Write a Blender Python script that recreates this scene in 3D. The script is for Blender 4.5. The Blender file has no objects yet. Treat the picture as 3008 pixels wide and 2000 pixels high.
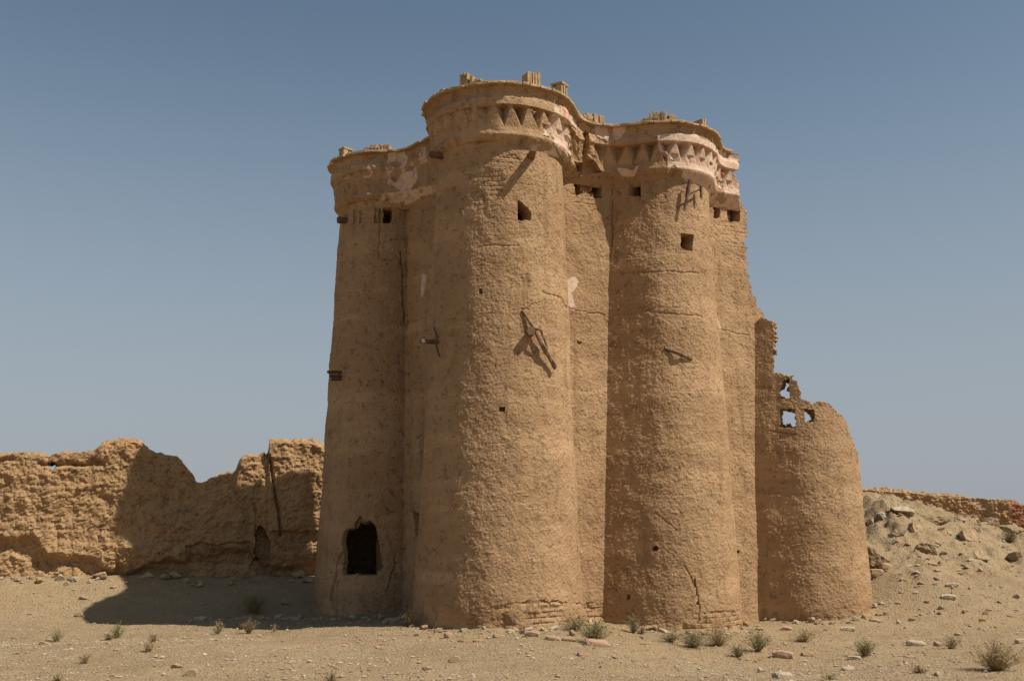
import bpy, math, random
import numpy as np
from mathutils import Vector

# ------------------------------------------------------------------ camera, world, sun, exposure
scn = bpy.context.scene
COL = scn.collection
CAM_Z, PITCH, FPX, CX, CY = 1.6, math.radians(9.5), 3000.0, 1504.0, 1000.0
cd = bpy.data.cameras.new('camera'); cam = bpy.data.objects.new('camera', cd); COL.objects.link(cam)
cam.location = (0, 0, CAM_Z); cam.rotation_euler = (math.pi/2 + PITCH, 0, 0)
cd.sensor_width = 36; cd.lens = 36*FPX/3008.0; cd.clip_start = 0.1; cd.clip_end = 20000
scn.camera = cam
SUN_EL, SUN_AZ = math.radians(52), math.radians(22)       # the sun stands to the right, 22 degrees towards the camera
to_sun = Vector((math.cos(SUN_EL)*math.cos(SUN_AZ), -math.cos(SUN_EL)*math.sin(SUN_AZ), math.sin(SUN_EL)))
w = bpy.data.worlds.new('World'); scn.world = w; w.use_nodes = True
nt = w.node_tree; nt.nodes.clear()
out = nt.nodes.new('ShaderNodeOutputWorld'); bg = nt.nodes.new('ShaderNodeBackground'); sk = nt.nodes.new('ShaderNodeTexSky')
sk.sky_type = 'NISHITA'; sk.sun_disc = False; sk.sun_elevation = SUN_EL
sk.sun_rotation = math.atan2(to_sun.x, to_sun.y)
sk.altitude = 300; sk.air_density = 1.0; sk.dust_density = 1.2; sk.ozone_density = .8
bg.inputs['Strength'].default_value = 0.078
tint = nt.nodes.new('ShaderNodeMix'); tint.data_type = 'RGBA'; tint.blend_type = 'MULTIPLY'; tint.inputs[0].default_value = 1
tint.inputs[7].default_value = (.93, 1.04, 1.0, 1); hs = nt.nodes.new('ShaderNodeHueSaturation'); hs.inputs['Saturation'].default_value = .85
nt.links.new(sk.outputs[0], hs.inputs['Color']); nt.links.new(hs.outputs[0], tint.inputs[6]); tcw = nt.nodes.new('ShaderNodeTexCoord'); sx = nt.nodes.new('ShaderNodeSeparateXYZ'); nt.links.new(tcw.outputs['Generated'], sx.inputs[0])
hz = nt.nodes.new('ShaderNodeMapRange'); hz.interpolation_type = 'SMOOTHSTEP'; hz.inputs['From Min'].default_value = -.02; hz.inputs['From Max'].default_value = .50
hz.inputs['To Min'].default_value = .88; hz.inputs['To Max'].default_value = 0; nt.links.new(sx.outputs['Z'], hz.inputs['Value'])
hzc = nt.nodes.new('ShaderNodeMix'); hzc.data_type = 'RGBA'; hzc.inputs[7].default_value = (4.1, 4.4, 4.95, 1)      # dust haze low in the sky
nt.links.new(hz.outputs[0], hzc.inputs[0]); nt.links.new(tint.outputs[2], hzc.inputs[6]); nt.links.new(hzc.outputs[2], bg.inputs[0]); nt.links.new(bg.outputs[0], out.inputs[0])
sd = bpy.data.lights.new('sun', 'SUN'); sun = bpy.data.objects.new('sun', sd); COL.objects.link(sun)
sd.energy = 5.0; sd.angle = math.radians(0.5); sd.color = (1.0, 0.94, 0.84)
sun.rotation_euler = to_sun.to_track_quat('Z', 'Y').to_euler(); sun.location = (20, -5, 30)
scn.view_settings.view_transform = 'Standard'; scn.view_settings.look = 'None'
scn.view_settings.exposure = 0.13; scn.view_settings.gamma = 1.0

# ------------------------------------------------------------------ numeric helpers
rnd = random.Random(7)
RNG = np.random.RandomState(11)
PERM = RNG.permutation(256).astype(np.int64); PERM = np.concatenate([PERM, PERM, PERM])
GR = RNG.normal(size=(256, 3)); GR /= np.linalg.norm(GR, axis=1)[:, None]
def noise(p, s=1.0, off=0.0):
    p = np.asarray(p, float)*s + off
    i = np.floor(p).astype(np.int64); f = p - i
    u = f*f*f*(f*(f*6-15)+10); i &= 255
    r = 0
    for dx in (0, 1):
        wx = u[..., 0] if dx else 1-u[..., 0]
        a = PERM[i[..., 0]+dx]
        for dy in (0, 1):
            wy = u[..., 1] if dy else 1-u[..., 1]
            b = PERM[(a+i[..., 1]+dy) % 256]
            for dz in (0, 1):
                wz = u[..., 2] if dz else 1-u[..., 2]
                g = GR[PERM[(b+i[..., 2]+dz) % 256]]
                r = r + wx*wy*wz*(g[..., 0]*(f[..., 0]-dx)+g[..., 1]*(f[..., 1]-dy)+g[..., 2]*(f[..., 2]-dz))
    return r*1.6
def fbm(p, s=1.0, o=4, off=0.0, gain=0.5):
    r = 0; a = 1.0; t = 0
    for k in range(o):
        r = r + a*noise(p, s*2.03**k, off+17.3*k); t += a; a *= gain
    return r/t
def ridged(p, s=1.0, o=3, off=0.0):
    r = 0; a = 1.0; t = 0
    for k in range(o):
        r = r + a*(1-np.abs(noise(p, s*2.1**k, off+9.1*k))*2); t += a; a *= .55
    return r/t
def sst(x, a, b):
    t = np.clip((np.asarray(x, float)-a)/(b-a), 0, 1); return t*t*(3-2*t)
def proj(P):
    P = np.asarray(P, float); c, s = math.cos(PITCH), math.sin(PITCH)
    x, y, z = P[..., 0], P[..., 1], P[..., 2]-CAM_Z
    d = y*c+z*s; u = -y*s+z*c
    return CX+FPX*x/d, CY-FPX*u/d
def ray(px, py):
    c, s = math.cos(PITCH), math.sin(PITCH)
    x = (px-CX)/FPX; y = -(py-CY)/FPX
    return np.array([x, c-y*s, s+y*c])
def at(px, py, Y):
    d = ray(px, py); t = Y/d[1]
    return np.array([d[0]*t, Y, CAM_Z+d[2]*t])
def inpoly(px, py, poly):
    r = np.zeros(px.shape, bool); n = len(poly)
    for k in range(n):
        x0, y0 = poly[k]; x1, y1 = poly[(k+1) % n]
        if y0 == y1: continue
        c = ((y0 > py) != (y1 > py)) & (px < (x1-x0)*(py-y0)/(y1-y0)+x0)
        r ^= c
    return r
def polydist(px, py, line):
    d = np.full(px.shape, 1e9)
    for (x0, y0), (x1, y1) in zip(line[:-1], line[1:]):
        vx, vy = x1-x0, y1-y0; L = vx*vx+vy*vy+1e-9
        t = np.clip(((px-x0)*vx+(py-y0)*vy)/L, 0, 1)
        d = np.minimum(d, np.hypot(px-x0-t*vx, py-y0-t*vy))
    return d

# ------------------------------------------------------------------ object helpers
def link(name, me, mat=None, parent=None):
    o = bpy.data.objects.new(name, me); COL.objects.link(o)
    if mat: me.materials.append(mat)
    if parent:
        o.parent = parent; o.location = -Vector(parent.location)
    return o
def mesh(name, V, F, mat=None, parent=None, smooth=False, attr=None):
    me = bpy.data.meshes.new(name)
    me.from_pydata([tuple(v) for v in V], [], [tuple(int(i) for i in f) for f in F]); me.update()
    if smooth: me.polygons.foreach_set('use_smooth', [True]*len(me.polygons))
    if attr is not None:
        a = me.attributes.new('plaster', 'FLOAT', 'POINT'); a.data.foreach_set('value', np.asarray(attr, np.float32).ravel())
    return link(name, me, mat, parent)
def gridmesh(name, P, mat, parent=None, keep=None, attr=None, smooth=False, closed=False, flip=False):
    """P: rows x cols x 3"""
    R, C = P.shape[:2]
    idx = np.arange(R*C).reshape(R, C)
    nx = np.roll(idx, -1, 1) if closed else idx[:, 1:]
    a = idx if closed else idx[:, :-1]
    q = np.stack([a[:-1], nx[:-1], nx[1:], a[1:]], -1)
    if flip: q = q[..., ::-1]
    if keep is not None:
        k = keep[:-1, :q.shape[1]] ; q = q[k]
    q = q.reshape(-1, 4)
    me = bpy.data.meshes.new(name)
    me.vertices.add(R*C); me.vertices.foreach_set('co', P.reshape(-1).astype(np.float32))
    n = len(q); me.loops.add(n*4); me.polygons.add(n)
    me.loops.foreach_set('vertex_index', q.reshape(-1).astype(np.int32))
    me.polygons.foreach_set('loop_start', np.arange(0, n*4, 4, dtype=np.int32))
    me.polygons.foreach_set('loop_total', np.full(n, 4, np.int32))
    me.update(calc_edges=True)
    me.polygons.foreach_set('use_smooth', [smooth]*n)
    if attr is not None:
        at_ = me.attributes.new('plaster', 'FLOAT', 'POINT'); at_.data.foreach_set('value', np.asarray(attr, np.float32).ravel())
    me.validate()
    return link(name, me, mat, parent)
def thing(name, label, cat, loc, group=None):
    o = bpy.data.objects.new(name, None); COL.objects.link(o); o.location = tuple(loc); o.empty_display_size = .3
    tag(o, label, cat, group); return o
def tag(o, label=None, cat=None, group=None, kind=None):
    if label: o['label'] = label
    if cat: o['category'] = cat
    if group: o['group'] = group
    if kind: o['kind'] = kind
    return o

# ------------------------------------------------------------------ materials
def mud(name, c1, c2, c3, bump=1.0, crack=1.0, scale=1.0, plaster=False, pebble=0.0, speck=.35):
    m = bpy.data.materials.new(name); m.use_nodes = True; N = m.node_tree.nodes; L = m.node_tree.links
    b = N['Principled BSDF']; b.inputs['Roughness'].default_value = .95; b.inputs['Specular IOR Level'].default_value = .12
    tc = N.new('ShaderNodeTexCoord')
    def nz(s, d=4, r=.55, vec=None, dist=0):
        n = N.new('ShaderNodeTexNoise'); n.inputs['Scale'].default_value = s*scale; n.inputs['Detail'].default_value = d
        n.inputs['Roughness'].default_value = r; n.inputs['Distortion'].default_value = dist
        L.new(vec or tc.outputs['Object'], n.inputs['Vector']); return n
    def ramp(src, a, c, v0=(0, 0, 0, 1), v1=(1, 1, 1, 1)):
        r = N.new('ShaderNodeValToRGB'); r.color_ramp.elements[0].position = a; r.color_ramp.elements[1].position = c
        r.color_ramp.elements[0].color = v0; r.color_ramp.elements[1].color = v1
        L.new(src, r.inputs[0]); return r.outputs[0]
    def mix(f, a, c, mode='MIX'):
        x = N.new('ShaderNodeMix'); x.data_type = 'RGBA'; x.blend_type = mode
        for s, v in ((x.inputs[0], f), (x.inputs[6], a), (x.inputs[7], c)):
            if isinstance(v, (int, float)): s.default_value = v
            elif isinstance(v, tuple): s.default_value = (*v, 1) if len(v) == 3 else v
            else: L.new(v, s)
        return x.outputs[2]
    def math_(op, a, c=None):
        x = N.new('ShaderNodeMath'); x.operation = op
        for s, v in ((x.inputs[0], a), (x.inputs[1], c)):
            if v is None: continue
            if isinstance(v, (int, float)): s.default_value = v
            else: L.new(v, s)
        return x.outputs[0]
    big = nz(.55, 3, .6); med = nz(3.2, 6, .65); fin = nz(38, 5, .7)
    col = mix(ramp(big.outputs[0], .38, .66), c1, c2)
    col = mix(ramp(med.outputs[0], .5, .78), col, c3)
    mp = N.new('ShaderNodeMapping'); mp.inputs['Scale'].default_value = (.35, .35, 2.2); L.new(tc.outputs['Object'], mp.inputs[0])
    bd = nz(1.3, 4, .6, mp.outputs[0]); col = mix(ramp(bd.outputs[0], .5, .66, (0, 0, 0, 1), (.8, .8, .8, 1)), col, tuple(min(1, x*1.16) for x in c2))
    mp2 = N.new('ShaderNodeMapping'); mp2.inputs['Scale'].default_value = (3.2, 3.2, .35); L.new(tc.outputs['Object'], mp2.inputs[0])
    st = nz(1.6, 3, .6, mp2.outputs[0]); col = mix(ramp(st.outputs[0], .56, .72, (0, 0, 0, 1), (.55, .55, .55, 1)), col, tuple(x*.74 for x in c3))
    sp = N.new('ShaderNodeTexNoise'); sp.inputs['Scale'].default_value = 90*scale; sp.inputs['Detail'].default_value = 2
    L.new(tc.outputs['Object'], sp.inputs['Vector'])
    col = mix(speck, col, ramp(sp.outputs[0], .35, .68, (.55, .55, .55, 1), (1.3, 1.3, 1.3, 1)), 'MULTIPLY')
    h = math_('MULTIPLY', fin.outputs[0], .5)
    h2 = math_('MULTIPLY', nz(11, 6, .62, dist=.4).outputs[0], 1.0); h = math_('ADD', h, h2)
    if crack > 0:
        wv = N.new('ShaderNodeVectorMath'); wv.operation = 'ADD'
        ws = N.new('ShaderNodeVectorMath'); ws.operation = 'SCALE'; ws.inputs['Scale'].default_value = .3
        L.new(nz(8, 5, .7).outputs['Color'], ws.inputs[0]); L.new(ws.outputs[0], wv.inputs[0]); L.new(tc.outputs['Object'], wv.inputs[1])
        v = N.new('ShaderNodeTexVoronoi'); v.feature = 'DISTANCE_TO_EDGE'; v.inputs['Scale'].default_value = 7.5*scale
        L.new(wv.outputs[0], v.inputs['Vector'])
        cr = ramp(v.outputs['Distance'], .0, .035)
        msk = ramp(nz(6.5, 4, .7).outputs[0], .53, .62)      # cracks only in places
        crk = math_('MAXIMUM', cr, math_('SUBTRACT', 1.0, msk))
        h = math_('ADD', h, math_('MULTIPLY', crk, .9*crack))
        col = mix(math_('MULTIPLY', math_('SUBTRACT', 1.0, crk), .06), col, tuple(x*.45 for x in c1))
    if pebble > 0:
        v = N.new('ShaderNodeTexVoronoi'); v.inputs['Scale'].default_value = 22; L.new(tc.outputs['Object'], v.inputs['Vector'])
        pe = ramp(v.outputs['Distance'], .12, .42, (1, 1, 1, 1), (0, 0, 0, 1))
        h = math_('ADD', h, math_('MULTIPLY', pe, pebble))
        v2 = N.new('ShaderNodeTexVoronoi'); v2.inputs['Scale'].default_value = 22; L.new(tc.outputs['Object'], v2.inputs['Vector'])
        sep = N.new('ShaderNodeSeparateColor'); L.new(v2.outputs['Color'], sep.inputs[0])
        col = mix(math_('MULTIPLY', pe, .6), col, mix(sep.outputs[0], tuple(x*.62 for x in c1), tuple(min(1, x*1.55) for x in c1)))
    if plaster:
        a = N.new('ShaderNodeAttribute'); a.attribute_name = 'plaster'
        red = mix(ramp(nz(5, 3, .6).outputs[0], .55, .68), (.60, .43, .31), (.47, .20, .12))
        pc = mix(ramp(nz(9, 4, .6).outputs[0], .45, .7), red, (.50, .36, .25))
        col = mix(a.outputs['Fac'], col, pc)
        h = mix(a.outputs['Fac'], h, mix(.25, (.6, .6, .6), h))
    bp = N.new('ShaderNodeBump'); bp.inputs['Strength'].default_value = .85; bp.inputs['Distance'].default_value = .028*bump
    L.new(h, bp.inputs['Height']); L.new(bp.outputs[0], b.inputs['Normal']); L.new(col, b.inputs['Base Color'])
    return m
def plain(name, c1, c2, s=12, rough=.9, bump=.01, stretch=None):
    m = bpy.data.materials.new(name); m.use_nodes = True; N = m.node_tree.nodes; L = m.node_tree.links
    b = N['Principled BSDF']; b.inputs['Roughness'].default_value = rough; b.inputs['Specular IOR Level'].default_value = .15
    tc = N.new('ShaderNodeTexCoord'); n = N.new('ShaderNodeTexNoise'); n.inputs['Scale'].default_value = s; n.inputs['Detail'].default_value = 6
    vec = tc.outputs['Object']
    if stretch:
        mp = N.new('ShaderNodeMapping'); mp.inputs['Scale'].default_value = stretch; L.new(vec, mp.inputs[0]); vec = mp.outputs[0]
    L.new(vec, n.inputs['Vector'])
    r = N.new('ShaderNodeValToRGB'); r.color_ramp.elements[0].position = .35; r.color_ramp.elements[1].position = .68
    r.color_ramp.elements[0].color = (*c1, 1); r.color_ramp.elements[1].color = (*c2, 1)
    L.new(n.outputs[0], r.inputs[0]); L.new(r.outputs[0], b.inputs['Base Color'])
    bp = N.new('ShaderNodeBump'); bp.inputs['Strength'].default_value = .7; bp.inputs['Distance'].default_value = bump
    L.new(n.outputs[0], bp.inputs['Height']); L.new(bp.outputs[0], b.inputs['Normal'])
    return m
M_TOWER = mud('straw_mud_plaster', (.348, .213, .112), (.405, .258, .14), (.315, .185, .092), bump=1.0, plaster=True, speck=.22)
M_ADOBE = mud('adobe', (.42, .265, .137), (.37, .225, .11), (.325, .19, .09), bump=1.5, crack=1.0, scale=.9)
M_GROUND = mud('dry_earth', (.325, .232, .132), (.278, .192, .104), (.365, .272, .162), bump=.9, crack=0, pebble=.8, speck=.55)
M_RED = mud('red_mud', (.33, .15, .08), (.29, .13, .07), (.36, .19, .1), bump=1.2, crack=.6)
M_BRICK = plain('mud_brick', (.33, .22, .12), (.47, .33, .19), 14, bump=.012)
M_PALE = plain('pale_stone', (.38, .30, .20), (.49, .40, .28), 9, bump=.02)
M_TAN = plain('tan_stone', (.30, .20, .115), (.42, .30, .18), 9, bump=.02)
M_PINK = plain('baked_brick', (.36, .215, .135), (.45, .30, .20), 10, bump=.012)
M_WOOD = plain('weathered_wood', (.09, .05, .035), (.17, .105, .07), 9, bump=.01)
M_WOOD_PALE = plain('mud_caked_wood', (.17, .10, .06), (.26, .17, .10), 9, bump=.01)

# ------------------------------------------------------------------ the ground
FEET = [(-2.45, 19.3, 1.17), (-.206, 16.35, 1.33), (2.65, 17.8, 1.22), (5.4, 19.25, 1.15)]
WALL_P = (-8.26, 20.0); WALL_B = math.radians(15)
def ground_z(x, y, detail=True):
    x = np.asarray(x, float); y = np.asarray(y, float)
    far = 1-sst(np.hypot(x, y-15), 40, 90)
    z = (-.07-.23*sst(x, .2, 2.8))*sst(y, 9, 14)-.18*sst(-x, 1.2, 4.2)*sst(y, 13.2, 15.6)
    dw = ((y-WALL_P[1])*math.cos(WALL_B)-(x-WALL_P[0])*math.sin(WALL_B))          # metres behind the left wall's face (negative: in front)
    z = z+np.interp(x, [-9, -7.8, -4.3], [.54, .53, .44])*sst(dw, -2.6, .1)*(1-sst(x, -3.2, -1.4))
    # rubble mound that climbs behind the right-hand turret
    m = sst(y-.15*(x-7), 16.9, 25.5)**.85*sst(x, 5.0, 8.2)*(1-.098*np.clip(x-8.2, 0, 7))
    mz = 2.55*m; z = (z+mz)*far
    if detail:
        P = np.stack([x, y, np.zeros_like(x)], -1)
        dt = np.min([np.hypot(x-a, y-b)-r for a, b, r in FEET], 0)
        sk_ = np.exp(-np.maximum(0, dt)/.22)*(.02+.08*np.maximum(0, fbm(P, 1.6, 3, 15.)+.1)); z = z+sk_*(1+.6*fbm(P, 14, 3, 8.))
        dw_ = ((y-WALL_P[1])*math.cos(WALL_B)-(x-WALL_P[0])*math.sin(WALL_B))
        z = z+np.exp(-np.abs(np.minimum(0, dw_))/.45)*(x < -3.2)*(.09+.16*np.maximum(0, fbm(P, 1.1, 4, 25.)))*(dw_ < 1)*far
        z = z+far*(fbm(P, .35, 3)*.07+fbm(P, 1.7, 4, 5.)*.022+fbm(P, 9, 3, 3.)*.011+ridged(P*np.array([1, 1.4, 1]), 1.3, 3, 63.)*.022-.015)
        rough = sst(m, .12, .5)
        z = z+rough*(np.maximum(0, fbm(P, .9, 4, 31., .6))*.42+ridged(P*np.array([1, .55, 1]), 1.1, 4, 7.)*.17-.13+ridged(P, 2.6, 3, 17.)*.07-.05+fbm(P, 6, 3, 2.)*.035)
        # low swell of soil at the wall and tower feet
    return z
def axis(lo, hi, step, far):
    a = list(np.arange(lo, hi, step)); s = step
    l = [lo]; 
    while l[-1] > -far: s *= 1.28; l.append(l[-1]-s)
    s = step; r = [a[-1]]
    while r[-1] < far: s *= 1.28; r.append(r[-1]+s)
    return np.array(l[1:][::-1]+a+r[1:])
gx = axis(-11.5, 15, .045, 4000); gy = axis(9.2, 28, .045, 4000)
GX, GY = np.meshgrid(gx, gy); GZ = ground_z(GX, GY)
g = gridmesh('ground', np.stack([GX, GY, GZ], -1), M_GROUND, smooth=True); tag(g, kind='structure')
def gz(x, y): return float(ground_z(np.array([x]), np.array([y]))[0])
def on_ground(px, py):
    d = ray(px, py); t0 = 6.0
    T = np.arange(6, 40, .03); X = d[0]*T; Y = d[1]*T; Z = CAM_Z+d[2]*T
    hit = np.where(Z <= ground_z(X, Y))[0]
    k = hit[0] if len(hit) else len(T)-1
    return np.array([X[k], Y[k], float(ground_z(X[k:k+1], Y[k:k+1])[0])]), T[k]/FPX     # point, metres per photo pixel

# ------------------------------------------------------------------ the pigeon tower
A_, B_, C_, D_ = np.array([-2.45, 19.3]), np.array([-.206, 16.35]), np.array([2.65, 17.8]), np.array([5.4, 19.25])
tower = thing('pigeon_tower', 'tall ruined mud-plastered tower of fused round turrets, broken at its right end', 'tower', (0.5, 17.8, 0))
def prof(zs, rs): return lambda z: np.interp(z, zs, rs)
RA = prof([-.4, 0, 3.5, 7, 8.2], [1.20, 1.165, 1.035, .91, .89]); RB = prof([-.4, 0, 1.2, 3.2, 7, 8.2], [1.35, 1.32, 1.25, 1.17, 1.05, 1.02])
RC = prof([-.4, 0, 3.2, 7, 8.2], [1.235, 1.20, 1.06, .89, .88]); RD = prof([-.4, 0, 3, 5, 8.2], [1.15, 1.13, 1.02, .91, .8])

# holes: polygon in photo pixels, depth (m)
def box(x0, y0, x1, y1): return [(x0, y0), (x1, y0), (x1, y1), (x0, y1)]
HOLES = {
 'A': [([(1010, 1560), (1022, 1552), (1044, 1550), (1054, 1533), (1072, 1537), (1085, 1530), (1104, 1544), (1113, 1590), (1116, 1612), (1122, 1630), (1130, 1668), (1114, 1678), (1106, 1690), (1040, 1687), (1006, 1690), (1012, 1640), (1006, 1600)], 1.9),
       ([(1046, 1530), (1060, 1515), (1066, 1532), (1100, 1540), (1040, 1556)], .08), (box(1126, 612, 1150, 655), .7), (box(1100, 612, 1109, 655), .05), (box(1113, 612, 1119, 655), .05),
       (box(1038, 618, 1043, 655), .05), (box(1055, 618, 1060, 655), .05)],
 'AB': [([(1212, 1500), (1236, 1512), (1238, 1575), (1218, 1570)], .12)],
 'B': [([(1521, 588), (1535, 598), (1558, 622), (1560, 645), (1521, 645)], 1.0), (box(1467, 1195, 1483, 1208), .12), (box(1408, 848, 1418, 862), .06)],
 'BC': [([(1688, 515), (1710, 512), (1713, 568), (1692, 572)], .9), ([(1740, 520), (1766, 522), (1765, 582), (1742, 578)], .9),
        ([(1712, 520), (1738, 525), (1740, 575), (1712, 560)], .1), (box(1697, 1003, 1706, 1010), .06)],
 'C': [(box(1846, 530, 1880, 576), 1.0), ([(2001, 686), (2037, 688), (2036, 738), (2002, 728)], .45), ([(1782, 708), (1792, 705), (1794, 738), (1784, 738)], .3),
       ([(1918, 1612), (1930, 1600), (1936, 1614), (1925, 1617)], .12), (box(1844, 1748, 1851, 1760), .08), (box(2047, 1768, 2054, 1776), .08), ([(1950, 1018), (2036, 1052), (2034, 1062), (1950, 1026)], .05)],
 'CD': [(box(2098, 593, 2114, 640), .5), ([(2138, 598), (2160, 598), (2176, 610), (2172, 648), (2140, 650)], .35), (box(2158, 1617, 2168, 1622), .1)],
 'D': [(box(2196, 1675, 2204, 1685), .08), (box(2190, 1733, 2200, 1746), .08)]}
CRACKS = {  # polyline, width px, depth
 'A': [([(1005, 1620), (990, 1660), (985, 1700), (970, 1745), (975, 1790)], 4, .07), ([(1165, 1620), (1155, 1680), (1140, 1730)], 3, .05), ([(1178, 740), (1188, 900), (1198, 1100), (1205, 1300), (1208, 1480)], 4, .06),
       ([(1118, 665), (1116, 720), (1112, 760)], 5, .03)],
 'AB': [([(1195, 700), (1192, 850), (1200, 1100), (1205, 1500)], 4, .05), ([(1245, 560), (1215, 600), (1200, 612)], 3, .03), ([(1285, 770), (1245, 800)], 3, .03)],
 'B': [([(1590, 860), (1640, 870), (1665, 905)], 3, .02), ([(1400, 725), (1440, 718), (1520, 722)], 3, .02), ([(1330, 1000), (1332, 930), (1360, 905)], 3, .02), ([(1532, 910), (1600, 880)], 2, .02)],
 'BC': [([(1660, 905), (1720, 915), (1775, 925)], 3, .02), ([(1708, 480), (1725, 520)], 6, .05)],
 'C': [([(2040, 1700), (2055, 1780), (2052, 1830)], 3, .04), ([(2010, 1660), (2040, 1720)], 2, .03), ([(1800, 800), (1900, 797), (2050, 803)], 3, .02), ([(1800, 925), (1900, 915), (2060, 930)], 3, .02),
       ([(1796, 560), (1797, 700), (1790, 760)], 4, .08), ([(1925, 1500), (1990, 1560)], 2, .02)],
 'CD': [([(2085, 965), (2200, 985)], 3, .02)],
 'D': [([(2200, 1130), (2265, 1140)], 3, .03), ([(2260, 1265), (2340, 1275)], 3, .04)]}
BRICKED = {'B': [[(1400, 1790), (1560, 1762), (1720, 1770), (1720, 1850), (1350, 1850)], [(1335, 430), (1440, 430), (1530, 470), (1520, 520), (1400, 640), (1330, 660)], box(1520, 645, 1560, 675)],
           'BC': [[(1665, 560), (1790, 570), (1790, 640), (1700, 600)], box(1715, 1770, 1780, 1815)], 'C': [[(2040, 1800), (2180, 1790), (2180, 1850), (2000, 1850)], [(1840, 575), (1960, 560), (1960, 600), (1840, 605)]],
           'CD': [[(2110, 650), (2200, 650), (2200, 780), (2140, 740)]], 'A': [[(1015, 660), (1180, 660), (1180, 880), (1010, 880)]], 'AB': [[(1195, 560), (1290, 540), (1290, 720), (1195, 760)]], 'D': [box(2280, 1262, 2335, 1292)]}
PLAST = {'BC': [[(1663, 818), (1690, 812), (1700, 830), (1694, 845), (1680, 858), (1684, 885), (1697, 910), (1665, 905)]],
         'AB': [[(1240, 802), (1254, 806), (1250, 862), (1238, 875)]], 'CD': [[(2090, 905), (2104, 925), (2122, 972), (2090, 970)]],
         'A': [], 'B': [], 'C': [], 'D': []}

def surface_disp(P, nrm, key, zc):
    """inward displacement for a plastered face"""
    px, py = proj(P)
    jit = fbm(P, 6, 2, 3.)
    jx = px+jit*6; jy = py+fbm(P, 6, 2, 40.)*6
    face = (nrm[..., 0]*(-P[..., 0])+nrm[..., 1]*(-P[..., 1])) > -.1
    # lumps of trowelled mud, dried and pitted
    d = fbm(P, .8, 3)*.035+fbm(P*np.array([1, 1, .8]), 4.5, 4, 8.)*.018
    d = d-np.abs(fbm(P*np.array([1, 1, 1.25]), 13, 4, 21.))*.019+np.maximum(0, fbm(P, 26, 2, 2.)-.12)*.016
    for zl in (1.9, 3.55, 4.95, 5.9):                                     # lift lines
        zz = zl+fbm(P, .7, 2, zl*3)*.12
        d = d+sst(fbm(P, .9, 2, zl*7), -.1, .25)*(.004*np.exp(-((P[..., 2]-zz)/.012)**2)+.006*(sst(P[..., 2], zz-.01, zz+.01)-.5))
    for poly in BRICKED.get(key, []):
        m = inpoly(jx+jit*14, jy, poly) & face
        s = np.where(np.abs(nrm[..., 0]) > .7, P[..., 1], P[..., 0])
        row = np.floor(P[..., 2]/.075); fz = P[..., 2]/.075-row; fs = (s/.22+.5*(row % 2)) % 1
        groove = np.maximum(1-sst(np.minimum(fz, 1-fz), .05, .22), 1-sst(np.minimum(fs, 1-fs), .02, .08))
        hsh = np.sin(row*12.9+np.floor(s/.22+.5*(row % 2))*78.2)*43758.5; hsh = hsh-np.floor(hsh)
        bw = sst(fbm(P, 3.5, 3, 66.), -.25, .3)*(1.0 if key in ('B', 'C', 'BC') and P[0, 0, 2] < 9 else .6)
        low = P[..., 2] < 1; amp = np.where(low, 1., .55)
        d = np.where(m, d+bw*amp*(.010+groove*.018+hsh*.016), d)
    plast = np.zeros(px.shape)
    for poly in PLAST.get(key, []):
        m = inpoly(px+jit*3, py+jit*3, poly) & face
        d = np.where(m, d*.4-.012, d); plast = np.where(m, 1., plast)
    for line, wd, dp in CRACKS.get(key, []):
        dd = polydist(jx, jy, line); d = d+np.where(face, dp*np.clip(1-dd/wd, 0, 1), 0)
    for poly, dp in HOLES.get(key, []):
        m = inpoly(px+jit*3.5, py+jit*3.5, poly) & face; d = np.where(m, np.maximum(d, dp+.03*jit), d)
    return d, plast, px, py

def openmask(m):
    k = m.copy(); k[:-1] &= m[1:]; k[:, :-1] &= m[:, 1:]; k[:-1, :-1] &= m[1:, 1:]; return k
def turret(name, key, c, rf, z0, z1, label=None, flank=0, a0=-math.pi, a1=math.pi, step=.019, cut=None, mat=M_TOWER, arc=None):
    zs = np.arange(z0, z1+1e-6, step)
    n = int((a1-a0)*1.15/step)
    th = np.linspace(a0, a1, n)
    T, Z = np.meshgrid(th, zs); R = rf(Z)
    if flank:                                           # flat mud flank that runs back to the curtain wall
        ph = np.mod(-T-PI/2+PI, 2*PI)-PI                 # 0 at the front, positive to the left
        q = np.clip(ph-math.radians(22), 0, flank); R = R/np.cos(q*.97)
        R = R*(1-.5*sst(ph, math.radians(22)+flank, math.radians(22)+flank+.5))
    # slightly uneven plan
    base = np.stack([np.cos(T), np.sin(T), Z*.25], -1)
    R = R*(1+.012*fbm(base+c[0], 1.1, 2))
    foot = np.clip(.25-(Z-ground_z(c[0]+R*np.cos(T), c[1]+R*np.sin(T), False)), 0, .5)
    nrm = np.stack([np.cos(T), np.sin(T), 0*T], -1)
    P = np.stack([c[0]+R*np.cos(T), c[1]+R*np.sin(T), Z], -1)
    d, pl, px, py = surface_disp(P, nrm, key, Z)
    d = d+foot*.28*(fbm(P, 3, 4, 55.)+.30)                 # undercut, eroded foot
    opn = d > .8; d = np.where(opn, np.where(Z < 3, .10, .3), d)
    P2 = P-nrm*d[..., None]
    keep = None
    if cut is not None: keep = cut(P, T, Z, px, py)
    else: keep = ~openmask(opn)
    o = gridmesh(name, P2, mat, tower, keep=keep, attr=pl)
    if label: o['label'] = label
    return o
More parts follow.
